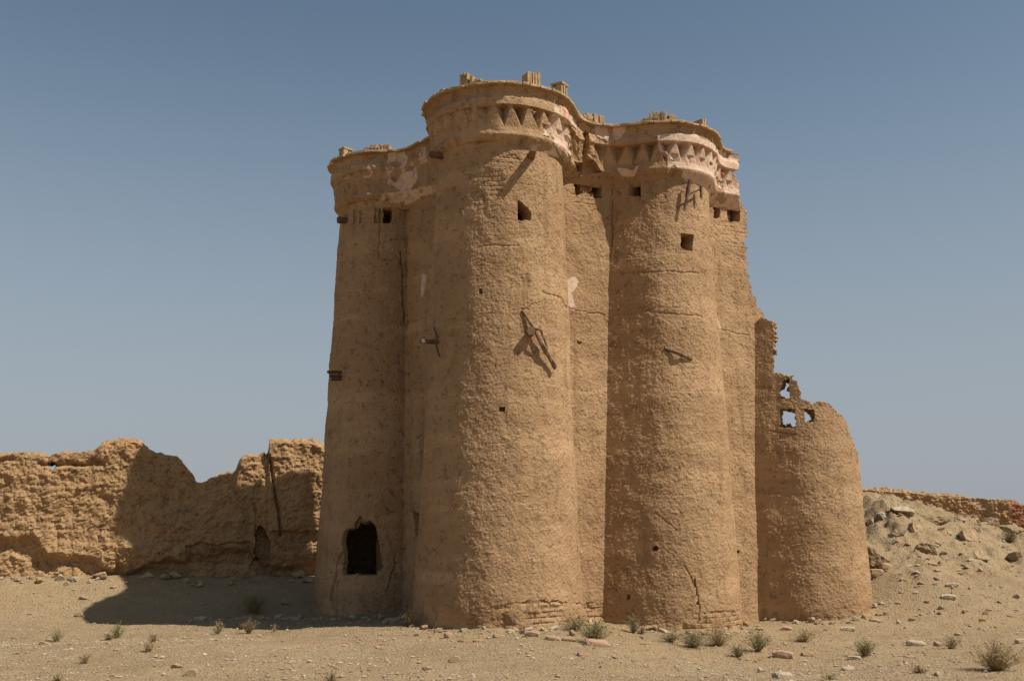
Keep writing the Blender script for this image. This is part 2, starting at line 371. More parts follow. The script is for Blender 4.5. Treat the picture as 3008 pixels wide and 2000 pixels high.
def panel(name, key, c0, c1, s0, s1, off, z0, z1, label=None, step=.02, keepf=None, batter=.012, mat=M_TOWER):
    dv = (c1-c0)/np.linalg.norm(c1-c0); nv = np.array([dv[1], -dv[0]])
    if nv[1] > 0: nv = -nv
    S, Z = np.meshgrid(np.arange(s0, s1, step), np.arange(z0, z1+1e-6, step))
    O = off-batter*(Z-3)
    P = np.stack([c0[0]+dv[0]*S+nv[0]*O, c0[1]+dv[1]*S+nv[1]*O, Z], -1)
    nrm = np.broadcast_to(np.array([nv[0], nv[1], 0]), P.shape)
    d, pl, px, py = surface_disp(P, nrm, key, Z); opn = d > .8; d = np.where(opn, .25, d)
    P2 = P-nrm*d[..., None]
    o = gridmesh(name, P2, mat, tower, attr=pl, keep=keepf(P, S, Z, px, py) if keepf else ~openmask(opn))
    if label: o['label'] = label
    return o
ZB = -.45
PI = math.pi
def acut(P, T, Z, px, py):        # the hidden back of the left turret lets sun onto the left wall, cut away above 4.5 m
    lim = np.where((np.sin(T) > .45) | ((np.sin(T) > -.2) & (np.cos(T) > 0)), 4.45+.65*(np.cos(T) < -.58)+.12*fbm(P, 2, 3, 12.), 99)
    return (Z < lim) & ~openmask_px(P, px, py)
def openmask_px(P, px, py):
    m = np.zeros(px.shape, bool); jit = fbm(P, 6, 2, 3.)
    for poly, dp in HOLES['A']:
        if dp > .8: m |= inpoly(px+jit*3.5, py+jit*3.5, poly)
    m &= P[..., 1] < A_[1]; k = m.copy(); k[:-1] &= m[1:]; k[:, :-1] &= m[:, 1:]; k[:-1, :-1] &= m[1:, 1:]; return k
turret('turret', 'A', A_, RA, ZB, 7.35, 'shaded left turret with a dark doorway near its foot', 0, -PI*1.5, PI*.5, cut=acut)
turret('turret', 'B', B_, RB, ZB, 7.35, 'widest, nearest turret with a bent stick hanging half way up', 0, -PI*1.2, PI*.2)
turret('turret', 'C', C_, RC, ZB, 7.35, 'right-hand full-height turret with two square openings', math.radians(37), -PI*1.2, PI*.2)
panel('curtain_wall', 'AB', A_, B_, .2, 3.4, .15, ZB, 7.4)
panel('curtain_wall', 'BC', B_, C_, .3, 3.0, .15, ZB, 7.4)
# the right-hand curtain wall ends in a ragged broken edge
RAG = [(300, 2160), (560, 2162), (590, 2172), (610, 2184), (640, 2192), (690, 2190), (740, 2188), (790, 2194), (850, 2204), (880, 2216), (920, 2236), (950, 2246), (990, 2240), (1100, 2235), (2100, 2230)]
def ragcut(P, S, Z, px, py):
    lim = np.interp(py, [r[0] for r in RAG], [r[1] for r in RAG])+fbm(P, 7, 3, 12.)*14
    return px < lim
cdw = panel('curtain_wall', 'CD', C_, D_, .3, 2.6, .15, ZB, 7.4, 'narrow lit wall with a ragged broken right edge', keepf=ragcut)
so = cdw.modifiers.new('thick', 'SOLIDIFY'); so.thickness = .38; so.offset = -1
# the ruined fourth turret: a broken shell
RIM = [(2150, 985), (2205, 965), (2222, 940), (2236, 930), (2246, 940), (2264, 946), (2270, 960), (2266, 982), (2250, 990), (2246, 1030), (2254, 1050), (2262, 1092), (2292, 1098), (2318, 1112), (2336, 1122), (2348, 1145),
       (2351, 1174), (2372, 1180), (2384, 1192), (2400, 1186), (2436, 1186), (2446, 1202), (2474, 1222), (2482, 1240), (2500, 1290), (2516, 1330), (2600, 1400)]
DH = [[(2300, 1118), (2318, 1114), (2318, 1170), (2290, 1172), (2290, 1146)], box(2288, 1202, 2336, 1256), [(2362, 1200), (2392, 1204), (2392, 1240), (2362, 1242)]]
def dcut(P, T, Z, px, py):
    j = fbm(P, 7, 3, 12.)
    lim = np.interp(px+j*6, [r[0] for r in RIM], [r[1] for r in RIM])+fbm(P, 14, 2, 4.)*6
    k = py > lim
    Tm = np.mod(T+PI*2, PI*2)                          # back half stands only low
    back = (np.sin(T) > .25)
    k = np.where(back, Z < 2.2+.5*np.cos(T)*0+.3*j, k)
    ph = np.mod(-T-PI/2+PI, 2*PI)-PI; k = k & ~((ph > math.radians(22+43)) & (Z > 2.2))
    for h in DH: k = k & ~(inpoly(px+j*2, py+j*2, h) & ~back)
    return k
dd = turret('ruined_turret', 'D', D_, RD, ZB, 6.3, 'broken low turret at the right with sky showing through its openings', math.radians(40), -PI, PI, cut=dcut)
so = dd.modifiers.new('thick', 'SOLIDIFY'); so.thickness = .26; so.offset = -1
# rear walls (out of sight, they close the tower and throw its shadow)
def rear(p0, p1, z1):
    p0 = np.array(p0); p1 = np.array(p1); L = np.linalg.norm(p1-p0); dv = (p1-p0)/L; nv = np.array([-dv[1], dv[0]])
    S, Z = np.meshgrid(np.arange(0, L+.05, .06), np.arange(ZB, z1, .06))
    P = np.stack([p0[0]+dv[0]*S, p0[1]+dv[1]*S, Z], -1); d = fbm(P, 2, 4)*.05
    P[..., 0] += nv[0]*d; P[..., 1] += nv[1]*d
    o = gridmesh('rear_wall', P, M_TOWER, tower, attr=np.zeros(S.shape)); m = o.modifiers.new('thick', 'SOLIDIFY'); m.thickness = .3; m.offset = 0
RP = [(-1.62, 19.0), (-1.25, 18.88), (-.95, 18.95), (-.05, 19.2), (1.9, 18.6)]
for q0, q1 in zip(RP[:-1], RP[1:]): rear(q0, q1, 8.12); rear((3.2, 18.7), (4.05, 18.75), 8.0)

# --- cornice -------------------------------------------------------------------------------
O_ = np.array([1.5, 20.0])
END = C_+(D_-C_)/np.linalg.norm(D_-C_)*1.88
def sdf(p, k=.42):
    f = None
    def cap(a, b, r):
        ab = b-a; t = np.clip(((p[..., 0]-a[0])*ab[0]+(p[..., 1]-a[1])*ab[1])/(ab@ab), 0, 1)
        return np.hypot(p[..., 0]-a[0]-t*ab[0], p[..., 1]-a[1]-t*ab[1])-r
    prims = [np.hypot(p[..., 0]-c[0], p[..., 1]-c[1])-r for c, r in ((A_, .90), (B_, 1.04), (C_, .88))]
    prims += [cap(A_, B_, .12), cap(B_, C_, .12), cap(C_, END, .12)]
    for q in prims:
        if f is None: f = q
        else:
            h = np.clip(.5+.5*(q-f)/k, 0, 1); f = q*(1-h)+f*h-k*h*(1-h)
    return f
def contour(th, off):
    r = np.full(th.shape, 7.0); R = np.linspace(7, .8, 500)
    pts = O_[None, None]+R[None, :, None]*np.stack([np.cos(th), np.sin(th)], -1)[:, None]
    ins = sdf(pts) <= off; i = np.argmax(ins, 1); hi = R[i]; lo = R[np.maximum(i-1, 0)]
    for _ in range(14):
        m = (hi+lo)/2; q = sdf(O_+m[:, None]*np.stack([np.cos(th), np.sin(th)], -1)) <= off
        hi = np.where(q, m, hi); lo = np.where(q, lo, m)
    return O_+hi[:, None]*np.stack([np.cos(th), np.sin(th)], -1)
aA = math.atan2(19.5-20, -3.2-1.5)
aE = math.atan2(END[1]+.0-20, END[0]+.12-1.5)
th0 = np.linspace(aA, aE, 4000); c0 = contour(th0, .2)
sl = np.concatenate([[0], np.cumsum(np.hypot(*(np.diff(c0, axis=0).T)))])
NC = int(sl[-1]/.0125); sA = np.linspace(0, sl[-1], NC); thA = np.interp(sA, sl, th0)
cb = contour(thA, .2); tg = np.gradient(cb, axis=0); tg /= np.linalg.norm(tg, axis=1)[:, None]
nout = np.stack([tg[:, 1], -tg[:, 0]], -1)
if nout[NC//2][1] > 0: nout = -nout
PZ = [(7.17, -.06), (7.24, .0), (7.28, .025), (7.33, .065), (7.38, .105), (7.41, .12), (7.425, .122), (7.47, .11), (7.53, .105), (7.55, .108), (7.86, .165), (7.875, .19), (8.0, .185), (8.05, .165), (8.10, .16), (8.17, .185), (8.19, .20)]
zz = np.arange(7.17, 8.191, .0125); oo = np.interp(zz, [p[0] for p in PZ], [p[1] for p in PZ])
CB = np.stack([contour(thA, o) for o in np.linspace(-.07, .25, 9)], 0)      # 9 x NC x 2
offs = np.linspace(-.07, .25, 9)
rows = []
for z, o in zip(zz, oo):
    k = np.clip(np.searchsorted(offs, o)-1, 0, 7); t = (o-offs[k])/(offs[k+1]-offs[k]); rows.append(CB[k]*(1-t)+CB[k+1]*t)
PC = np.stack([np.concatenate([r, np.full((NC, 1), z)], 1) for r, z in zip(rows, zz)], 0)
px, py = proj(PC); S = np.broadcast_to(sA, px.shape); Zc = PC[..., 2]
jit = fbm(PC, 5, 3, 3.)
U = .295
v = (Zc-7.53-.03*fbm(PC, 1.5, 2, 7.))/.335; u = (S/U+.18*fbm(PC, 1.2, 2, 70.)) % 1
tooth = np.where((v > 0) & (v < 1), np.maximum(0, v-np.abs(2*u-1)), 0)
v2 = (Zc-7.46)/.20; u2 = (S/U+.5) % 1
tooth2 = np.where((v2 > 0) & (v2 < 1), np.maximum(0, np.minimum(1, v2*1.2)*.55-np.abs(2*u2-1)), 0)
# where the teeth survive (photo: right flanks of the two lit turrets); elsewhere worn away
wear = np.interp(px, [900, 1000, 1180, 1350, 1440, 1480, 1700, 1712, 1735, 1745, 1800, 1960, 2160], [0, .05, .1, .25, .45, 1, 1, .1, .1, .8, .7, 1, 1])
wear2 = np.interp(px, [1560, 1600, 1700, 1712, 1760, 1790, 1900, 1940, 2160], [0, 1, .8, 0, .7, 0, 0, .8, 1])
chip = sst(fbm(PC, 5, 3, 81.), -.42, -.18)
d = tooth*.23*wear*(1+.3*jit)*chip+tooth2*.10*wear2*chip
worn = 1-np.clip(wear, 0, 1)
d = d+fbm(PC, 1.6, 3, 9.)*.02+fbm(PC, 7, 3, 19.)*(.010+.014*worn)+np.abs(fbm(PC, 17, 2, 29.))*.006
d = d+worn*np.maximum(0, fbm(PC, 2.4, 3, 77.))*.10*(Zc > 7.3)
nn = np.concatenate([nout, np.zeros((NC, 1))], 1)[None]
# plaster survives in these photo regions
pl = np.zeros(px.shape)
for poly in ([(1590, 400), (1612, 362), (1622, 320), (1640, 300), (1668, 330), (1668, 450), (1655, 470), (1640, 450), (1620, 410)], [(1655, 330), (1692, 350), (1690, 380), (1660, 360)], [(1745, 365), (1785, 380), (1785, 420), (1750, 400)],
             [(1655, 400), (1675, 400), (1672, 470), (1655, 480)], [(1575, 430), (1625, 425), (1640, 470), (1600, 450)],
             [(1930, 400), (1960, 395), (2040, 395), (2100, 440), (2170, 440), (2175, 560), (2110, 555), (2060, 510), (2000, 480), (1960, 465), (1935, 440)], [(1985, 510), (2060, 510), (2095, 590), (2050, 560)],
             [(1140, 440), (1178, 440), (1215, 480), (1230, 520), (1205, 560), (1285, 540), (1290, 560), (1190, 605), (1110, 590), (1120, 570), (1175, 560), (1135, 540)], [(1062, 495), (1085, 480), (1098, 500), (1090, 525), (1060, 520)],
             [(1000, 520), (1025, 515), (1022, 528)], [(1810, 495), (1880, 488), (1860, 520), (1830, 524)], [(1800, 370), (1850, 360), (1830, 400), (1800, 420)], [(1230, 440), (1252, 430), (1252, 480), (1232, 478)]):
    pl = np.maximum(pl, inpoly(px+jit*9, py+fbm(PC, 5, 3, 60.)*9, poly)*1.0)
pl = pl*sst(fbm(PC, 3.5, 3, 90.)+.32, .0, .08)
pl = np.where((px > 1960) & (fbm(PC, 2.5, 3, 91.) < .22) & (Zc < 8.0), np.maximum(pl, .95), pl)
d = d-pl*.016
# broken pier of the cornice between the turrets, with a black hole and a crack
m = inpoly(px+jit*5, py+jit*5, [(1716, 392), (1722, 384), (1731, 392), (1730, 425), (1722, 432), (1716, 425)]); d = np.where(m, .4, d)
d = d+np.clip(1-polydist(px+jit*5, py, [(1722, 425), (1719, 470), (1715, 500)])/7, 0, 1)*.22
blk = inpoly(px+jit*8, py+jit*8, [(1690, 370), (1712, 355), (1750, 385), (1745, 470), (1700, 470), (1680, 420)]); d = d+np.where(blk, fbm(PC, 6, 3, 5.)*.05-.01, 0)
# shredded lip in the gap
gap = inpoly(px+jit*8, py+jit*6, [(1690, 478), (1745, 470), (1765, 505), (1700, 512)]); d = np.where(gap, d+.14, d)
PC2 = PC-nn*d[..., None]
# the free right end is ragged
lim = 2168+fbm(PC, 6, 3, 14.)*12
keep = (px < lim)
top = []                        # ledge and roof rim rows on top of the face
def toprow(off, z, jz=.0):
    k = np.clip(np.searchsorted(offs, off)-1, 0, 7); t = (off-offs[k])/(offs[k+1]-offs[k]); xy = CB[k]*(1-t)+CB[k+1]*t
    return np.concatenate([xy, z+0*sA[:, None]], 1)
inr = contour(thA, -.07); 
cent = np.array([-.4, 17.6])
roofrow = np.concatenate([inr, np.full((NC, 1), 8.19)], 1)[None]
cor = gridmesh('cornice', np.concatenate([PC2, roofrow], 0), M_TOWER, tower, keep=np.concatenate([keep, keep[-1:]], 0), attr=np.concatenate([pl, 0*pl[:1]], 0))
cor['label'] = 'projecting cornice of pointed plaster teeth that follows the curve of the turrets'
so = cor.modifiers.new('thick', 'SOLIDIFY'); so.thickness = .03; so.offset = -1
# roof deck
ir = inr[::20]
RV = [(cent[0], cent[1], 8.12)]+[(x, y, 8.17) for x, y in ir]+[(4.1, 18.8, 8.1), (2.7, 18.7, 8.1), (1.9, 18.6, 8.1), (-.05, 19.15, 8.1), (-.95, 18.93, 8.1), (-1.25, 18.86, 8.1), (-1.6, 19.0, 8.1), (-2.4, 19.2, 8.1)]
RF = [(0, i, i+1) for i in range(1, len(RV)-1)]+[(0, len(RV)-1, 1)]
for c_, r_ in ((A_, .97), (B_, 1.1), (C_, .95)):
    ymax = A_[1]-.06 if c_ is A_ else 99
    mesh('sky_blocker', [(c_[0]+r_*math.cos(k*PI/16), min(ymax, c_[1]+r_*math.sin(k*PI/16)), 7.32) for k in range(32)], [tuple(range(32))], M_TOWER, tower, attr=np.zeros(32))  # unseen discs added to shut out the sky; left one halved for the sun
blocker_ring = [(A_[0]+1.04*math.cos(k*PI/16), A_[1]+1.04*math.sin(k*PI/16), 2.9) for k in range(32)]; mesh('door_light_blocker', blocker_ring, [tuple(range(32))], M_TOWER, tower, attr=np.zeros(32))  # unseen disc added inside the left turret to keep its doorway dark
mesh('roof', RV, RF, M_TOWER, tower, attr=np.zeros(len(RV)))
rim = contour(thA, .2); rpx, rpy = proj(np.concatenate([rim, np.full((NC, 1), 8.22)], 1))

# --- bricks: coping and parapet remains ----------------------------------------------------
def brick_geo(c, ax, ay, az, j=.006, r=rnd):
    """box with centre c and half-axis vectors"""
    V = []
    for sz in (-1, 1):
        for sx, sy in ((-1, -1), (1, -1), (1, 1), (-1, 1)):
            V.append(c+ax*sx+ay*sy+az*sz+np.array([r.uniform(-j, j) for _ in range(3)]))
    F = [(0, 3, 2, 1), (4, 5, 6, 7), (0, 1, 5, 4), (1, 2, 6, 5), (2, 3, 7, 6), (3, 0, 4, 7)]
    return V, F
class Acc:
    def __init__(s): s.V = []; s.F = []
    def add(s, VF):
        n = len(s.V); s.V += list(VF[0]); s.F += [tuple(i+n for i in f) for f in VF[1]]
    def build(s, name, mat, parent=None, bevel=.004):
        o = mesh(name, s.V, s.F, mat, parent)
        if bevel:
            b = o.modifiers.new('worn', 'BEVEL'); b.width = bevel; b.segments = 1
        return o
UPZ = np.array([0, 0, 1.])
cp = Acc(); s = .05; last = int(np.argmax(rpx > 2158)) if (rpx > 2158).any() else NC-1
while s < sA[last]-.1:
    L = rnd.uniform(.10, .22); k = int(np.clip((s+L/2)/sA[-1]*(NC-1), 0, NC-1))
    if True:
        t3 = np.array([tg[k][0], tg[k][1], rnd.uniform(-.02, .02)]); n3 = np.array([nout[k][0], nout[k][1], 0])
        c = np.array([*rim[k], 8.205+rnd.uniform(-.004, .006)])+n3*(-.05+rnd.uniform(-.02, .012))
        cp.add(brick_geo(c, t3*(L/2-.003), n3*.12, UPZ*.02))
    s += L
cp.build('coping', M_BRICK, tower)
def rim_at(p, near=True):
    k = np.where((rpx[:-1]-p)*(rpx[1:]-p) <= 0)[0]
    k = [i for i in k if rpy[i] == min(rpy[j] for j in k)] if False else k
    best = max(k, key=lambda i: -rim[i][1]) if len(k) else int(np.argmin(abs(rpx-p)))
    return int(best)
def pier(p, n, h, depth=.0, wd=.052, lean=.0, cap=False, rows_=2, off=-.06):
    k = rim_at(p); a = Acc()
    t3 = np.array([tg[k][0], tg[k][1], 0]); n3 = np.array([nout[k][0], nout[k][1], 0])
    c0 = np.array([*rim[k], 8.225])+n3*off
    for i in range(n):
        for r in range(rows_):
            hh = h*rnd.uniform(.88, 1.04)*(1-.12*r)
            c = c0+t3*((i-(n-1)/2)*wd)+n3*(-.11*r+rnd.uniform(-.012, .012))+UPZ*hh/2
            tl = np.array([0, 0, 1.])+t3*(lean+rnd.uniform(-.02, .02))
            a.add(brick_geo(c, t3*(wd*.42), n3*.05, tl*hh/2, .005))
    if cap: a.add(brick_geo(c0+UPZ*(h+.02)-n3*.05, t3*(n*wd*.55), n3*.11, UPZ*.018))
    o = a.build('parapet_pier', M_BRICK, tower); return o
def flat(p, lens, courses, z0=8.225, tilt=0, hole=False, off=-.07):
    k = rim_at(p); a = Acc(); t3 = np.array([tg[k][0], tg[k][1], tilt]); t3 /= np.linalg.norm(t3); n3 = np.array([nout[k][0], nout[k][1], 0])
    for c_ in range(courses):
        for i in range(lens):
            if c_ and c_ == courses-1 and i == 0 and lens > 1: continue
            c = np.array([*rim[k], z0+.02+.043*c_])+n3*(off+rnd.uniform(-.015, .015))+t3*((i-(lens-1)/2)*.125+rnd.uniform(-.01, .01))
            a.add(brick_geo(c, t3*.058, n3*.06, UPZ*.02, .005))
    return a.build('parapet_bricks', M_BRICK, tower)
pier(1361, 3, .235); pier(1384, 1, .17, wd=.07); flat(1409, 2, 1); flat(1404, 1, 2); flat(1456, 1, 1); flat(1440, 2, 1); flat(1515, 1, 1); flat(1500, 2, 1)
pier(1570, 5, .255, wd=.046); pier(1662, 4, .22, cap=True); flat(1700, 2, 2, tilt=-.3); flat(1716, 2, 3, tilt=-.25); flat(1735, 1, 4); pier(1762, 4, .185); flat(1790, 3, 1)
flat(1700, 2, 1, z0=8.34, tilt=-.35); flat(1888, 2, 2); flat(1905, 3, 2); pier(1935, 6, .19, wd=.05); flat(1970, 2, 2); flat(1975, 1, 3); flat(1985, 3, 1); pier(2072, 2, .17, lean=.1, cap=False)
flat(1286, 2, 2); flat(1300, 1, 1); flat(1840, 2, 1); pier(1129, 4, .14, wd=.055); flat(1085, 2, 3, z0=8.235); flat(1070, 3, 1); flat(1150, 3, 1); pier(1002, 3, .15, wd=.06, cap=True); flat(1040, 3, 1); flat(1268, 1, 2)

# --- beams and sticks ----------------------------------------------------------------------
def stick(name, pts, r0, r1, mat, parent, seg=7, wob=.15, label=None, sq=False):
    pts = [np.array(p, float) for p in pts]; P = []
    n = 6
    for i in range(len(pts)-1):
        for k in range(n): P.append(pts[i]+(pts[i+1]-pts[i])*k/n)
    P.append(pts[-1]); V = []; F = []
    for i, p in enumerate(P):
        dv = P[min(i+1, len(P)-1)]-P[max(i-1, 0)]; dv = dv/np.linalg.norm(dv)
        a = np.cross(dv, [0.1, .2, 1.]); a /= np.linalg.norm(a); b = np.cross(dv, a); r = r0+(r1-r0)*i/(len(P)-1)
        for k in range(seg):
            ph = 2*PI*k/seg+(.785 if sq else 0); rr = r*(1+rnd.uniform(-wob, wob)); V.append(p+a*math.cos(ph)*rr+b*math.sin(ph)*rr)
    for i in range(len(P)-1):
        for k in range(seg): F.append((i*seg+k, i*seg+(k+1) % seg, (i+1)*seg+(k+1) % seg, (i+1)*seg+k))
    F.append(tuple(range(seg))[::-1]); F.append(tuple(range(len(V)-seg, len(V))))
    o = mesh(name, V, F, mat, parent)
    if label: o['label'] = label
    return o
def hit(px, py, c, rf):
    d = ray(px, py); T = np.arange(12, 24, .01); X = d[0]*T; Y = d[1]*T; Z = CAM_Z+d[2]*T
    h = np.where(np.hypot(X-c[0], Y-c[1]) <= rf(Z))[0]
    k = h[0] if len(h) else int(np.argmin(np.hypot(X-c[0], Y-c[1])-rf(Z)))
    p = np.array([X[k], Y[k], Z[k]]); n = np.array([X[k]-c[0], Y[k]-c[1], 0]); return p, n/np.linalg.norm(n)
p, n = hit(1570, 462, B_, RB); stick('beam', [p-n*.1, p+np.array([-.02, -.40, .0])], .07, .065, M_WOOD_PALE, tower, 4, .12, 'stub of a beam on the nearest turret just under the cornice, throwing a long slanting shadow', True)
p, n = hit(1565, 978, B_, RB); stick('beam', [p-n*.1, p+np.array([-.02, -.19, .0])], .065, .07, M_WOOD_PALE, tower, 6, .2)
p1, n1 = hit(1532, 912, B_, RB); p2, n2 = hit(1562, 968, B_, RB); p3, n3 = hit(1590, 1030, B_, RB); p4, n4 = hit(1622, 1082, B_, RB)
stick('stick', [p1+n1*.02, p2+n2*.08, p3+n3*.09, p4+n4*.08], .018, .038, M_WOOD_PALE, tower, 6, .3, 'crooked stick hanging down the front of the nearest turret')
stick('stick', [p2+n2*.1, p2+n2*.16+[.06, 0, -.03], p3+n3*.12+[.03, 0, 0]], .026, .012, M_WOOD_PALE, tower, 5, .3)
p, n = hit(1300, 462, B_, RB); stick('beam', [p+n*0+[.15, .1, 0], at(1262, 452, p[1]-.12)], .062, .055, M_WOOD, tower, 4, .12, None, True)
stick('stick', [at(1318, 455, p[1]-.1), at(1322, 500, p[1]-.1)], .04, .03, M_WOOD, tower, 5, .2)
p, n = hit(1290, 1000, B_, RB); stick('beam', [p+[.1, .1, 0], at(1236, 1003, p[1]-.1)], .045, .04, M_WOOD, tower, 4, .15, None, True)
stick('stick', [at(1275, 960, p[1]-.14), at(1284, 990, p[1]-.14), at(1280, 1010, p[1]-.14), at(1292, 1050, p[1]-.1)], .02, .015, M_WOOD, tower, 5, .3)
p, n = hit(1020, 645, A_, RA); stick('beam', [p+[.1, .1, 0], at(992, 646, p[1]-.05)], .07, .07, M_WOOD, tower, 4, .15, None, True)
p, n = hit(1000, 1100, A_, RA)
for dy in (0, 12, 22): stick('beam', [p+[.1, .05, -.07*dy/12+.05], at(962+dy*.5, 1092+dy, p[1]-.15)], .03, .03, M_WOOD, tower, 5, .15)
p, n = hit(1800, 1015, C_, RC); stick('beam', [p+[.1, .1, 0], at(1778, 1012, p[1]-.05)], .04, .035, M_WOOD, tower, 4, .15)
a, na = hit(1953, 1022, C_, RC); b, nb = hit(2034, 1056, C_, RC)
stick('stick', [a-na*.02, (a+b)/2+(na+nb)*.0-[0, .08, 0], b-nb*.01], .025, .02, M_WOOD_PALE, tower, 5, .3, 'short stick lying in a slanting groove of the right-hand turret')
a, na = hit(2016, 535, C_, RC); b, nb = hit(2004, 620, C_, RC); stick('stick', [a+na*.12, b+nb*.08], .04, .02, M_WOOD, tower, 5, .25)
a, na = hit(2008, 578, C_, RC); b, nb = hit(2046, 560, C_, RC); stick('stick', [a+na*.10, b+nb*.10], .016, .016, M_WOOD, tower, 5, .2)
stick('stick', [b+nb*.1+[0, 0, .05], b+nb*.1+[0, 0, -.16]], .03, .02, M_WOOD, tower, 5, .2)

# ------------------------------------------------------------------ rocks
def rock_mesh(name, seed, sx, sy, sz, planes=9, sub=3, rough=.05, mat=None):
    import bmesh
    r = np.random.RandomState(seed); bm = bmesh.new(); bmesh.ops.create_icosphere(bm, subdivisions=sub, radius=1.0)
    V = np.array([v.co[:] for v in bm.verts]); 
    for _ in range(planes):
        n = r.normal(size=3); n /= np.linalg.norm(n); dd_ = r.uniform(.45, .8); q = V@n; V = V-np.outer(np.maximum(0, q-dd_), n)
    V = V*(1+rough*fbm(V+seed, 2.5, 3)[:, None]*3)
    V = V*np.array([sx, sy, sz])
    for v_, c in zip(bm.verts, V): v_.co = c
    me = bpy.data.meshes.new(name); bm.to_mesh(me); bm.free()
    if mat: me.materials.append(mat)
    return me
def slab_mesh(name, seed, sx, sy, sz, mat):
    import bmesh
    r = random.Random(seed); bm = bmesh.new(); bmesh.ops.create_cube(bm, size=2)
    bmesh.ops.subdivide_edges(bm, edges=bm.edges[:], cuts=3, use_grid_fill=True)
    V = np.array([v.co[:] for v in bm.verts]); rr = np.linalg.norm(V, axis=1); V = V/np.maximum(1, (rr/1.35))[:, None]
    V = V*(1+.12*fbm(V+seed, 1.4, 3)[:, None]*2)*np.array([sx, sy, sz])
    for v_, c in zip(bm.verts, V): v_.co = c
    me = bpy.data.meshes.new(name); bm.to_mesh(me); bm.free(); me.materials.append(mat); return me
ROCKS = {k: [rock_mesh('stone', 10+i+97*j, 1, .8, .55+.1*i, mat=m) for i in range(4)] for j, (k, m) in enumerate((('pale', M_PALE), ('tan', M_TAN), ('pink', M_PINK)))}
SLABS = {k: [slab_mesh('brick', 50+i, 1, .62, .26, m) for i in range(3)] for k, m in (('pale', M_PALE), ('tan', M_BRICK), ('pink', M_PINK))}
def put(kind, px_, py_, wpx, label, cat, group=None, slab=False, hz=1.0, name=None, rot=None, tilt=.12, sink=.45, seed=None):
    P, mpp = on_ground(px_, py_); r = random.Random(int(px_*7+py_*13)); lst = (SLABS if slab else ROCKS)[kind]
    me = lst[r.randrange(len(lst))]
    o = bpy.data.objects.new(name or ('brick_fragment' if slab else 'stone'), me); COL.objects.link(o)
    s_ = wpx*mpp/2; o.scale = (s_, s_*r.uniform(.8, 1.1), s_*hz)
    o.rotation_euler = (r.uniform(-tilt, tilt), r.uniform(-tilt, tilt), r.uniform(-.5, .5) if rot is None else rot)
    zr = (.26 if slab else .5)*s_*hz
    o.location = (P[0], P[1], P[2]+zr*(1-sink))
    tag(o, label, cat, group); return o

# ------------------------------------------------------------------ old adobe wall on the left
YW = 21.3
def ruin_wall(name, label, cat, top_px, Y0, Y1, zb, thick, mat, step=.03, hole=None, extra=None, line=None):
    pts = []
    if line is not None:
        (lx0, ly0), be = line
        for a, b in top_px:
            d_ = ray(a, b); m_ = d_[0]/d_[1]; t_ = math.tan(be); y_ = (ly0-t_*lx0)/(1-t_*m_); pts.append(at(a, b, y_))
    else: be = 0.0
    for a, b in (top_px if line is None else []):
        f = (a-top_px[0][0])/(top_px[-1][0]-top_px[0][0]); pts.append(at(a, b, Y0+(Y1-Y0)*f))
    X = np.array([p[0] for p in pts]); Y = np.array([p[1] for p in pts]); Zt = np.array([p[2] for p in pts])
    xs = np.arange(X[0], X[-1], step); ys = np.interp(xs, X, Y); zt = np.interp(xs, X, Zt)
    zt = zt+.03*fbm(np.stack([xs, ys, 0*xs], -1), 6, 3)
    nf = int(3.0/step); nt_ = max(6, int(thick/step)); 
    vf = np.linspace(0, 1, nf); rows = []; nr = []; sb, cb_ = math.sin(be), math.cos(be)
    H = (zt-zb)
    for v_ in vf: rows.append(np.stack([xs, ys, zb+H*v_], -1)); nr.append((sb, -cb_, 0))
    for k in range(1, nt_):
        f = k/nt_; bul = math.sin(f*PI)*.05; rows.append(np.stack([xs-sb*thick*f, ys+cb_*thick*f, zt+bul], -1)); nr.append((sb*math.cos(f*PI), -cb_*math.cos(f*PI), math.sin(f*PI)))
    for v_ in vf[::-1][::3]: rows.append(np.stack([xs-sb*thick, ys+cb_*thick, zb+H*v_], -1)); nr.append((-sb, cb_, 0))
    P = np.stack(rows, 0); Nn = np.stack([np.broadcast_to(np.array(n_), (len(xs), 3)) for n_ in nr], 0)
    px_, py_ = proj(P); front = np.zeros(P.shape[:2], bool); front[:nf+nt_//2] = True
    d = fbm(P, .9, 3, 4.)*.16+fbm(P, 3.5, 4, 6.)*.06-np.abs(fbm(P, 7, 4, 8., .65))*.085+np.maximum(0, fbm(P, 15, 2, 1.))*.035+ridged(P, 5, 3, 41.)*.04-sst(np.abs(((P[..., 2]+.12*fbm(P, .8, 2, 5.))/.62) % 1-.5), .43, .5)*-.010
    if extra is not None: d = d+np.where(front, extra(P, px_, py_), 0)
    P2 = P-Nn*d[..., None]
    keep = np.ones(P.shape[:2], bool)
    if hole: keep &= ~inpoly(px_, py_, hole)
    o = gridmesh(name, P2, mat, keep=keep); tag(o, label, cat); return o
TOPL = [(-260, 1340), (-120, 1330), (0, 1336), (40, 1331), (90, 1330), (140, 1340), (155, 1334), (190, 1330), (268, 1327), (290, 1312), (302, 1300), (350, 1297), (400, 1298), (416, 1308), (435, 1320), (455, 1332), (490, 1335), (520, 1338), (535, 1356), (552, 1376),
        (568, 1395), (574, 1416), (590, 1421), (602, 1418), (622, 1406), (650, 1400), (690, 1394), (697, 1376), (712, 1352), (735, 1342), (758, 1342), (768, 1330), (778, 1328), (786, 1336), (792, 1306), (803, 1301), (860, 1302), (920, 1304), (944, 1318), (956, 1334), (1000, 1345), (1040, 1350)]
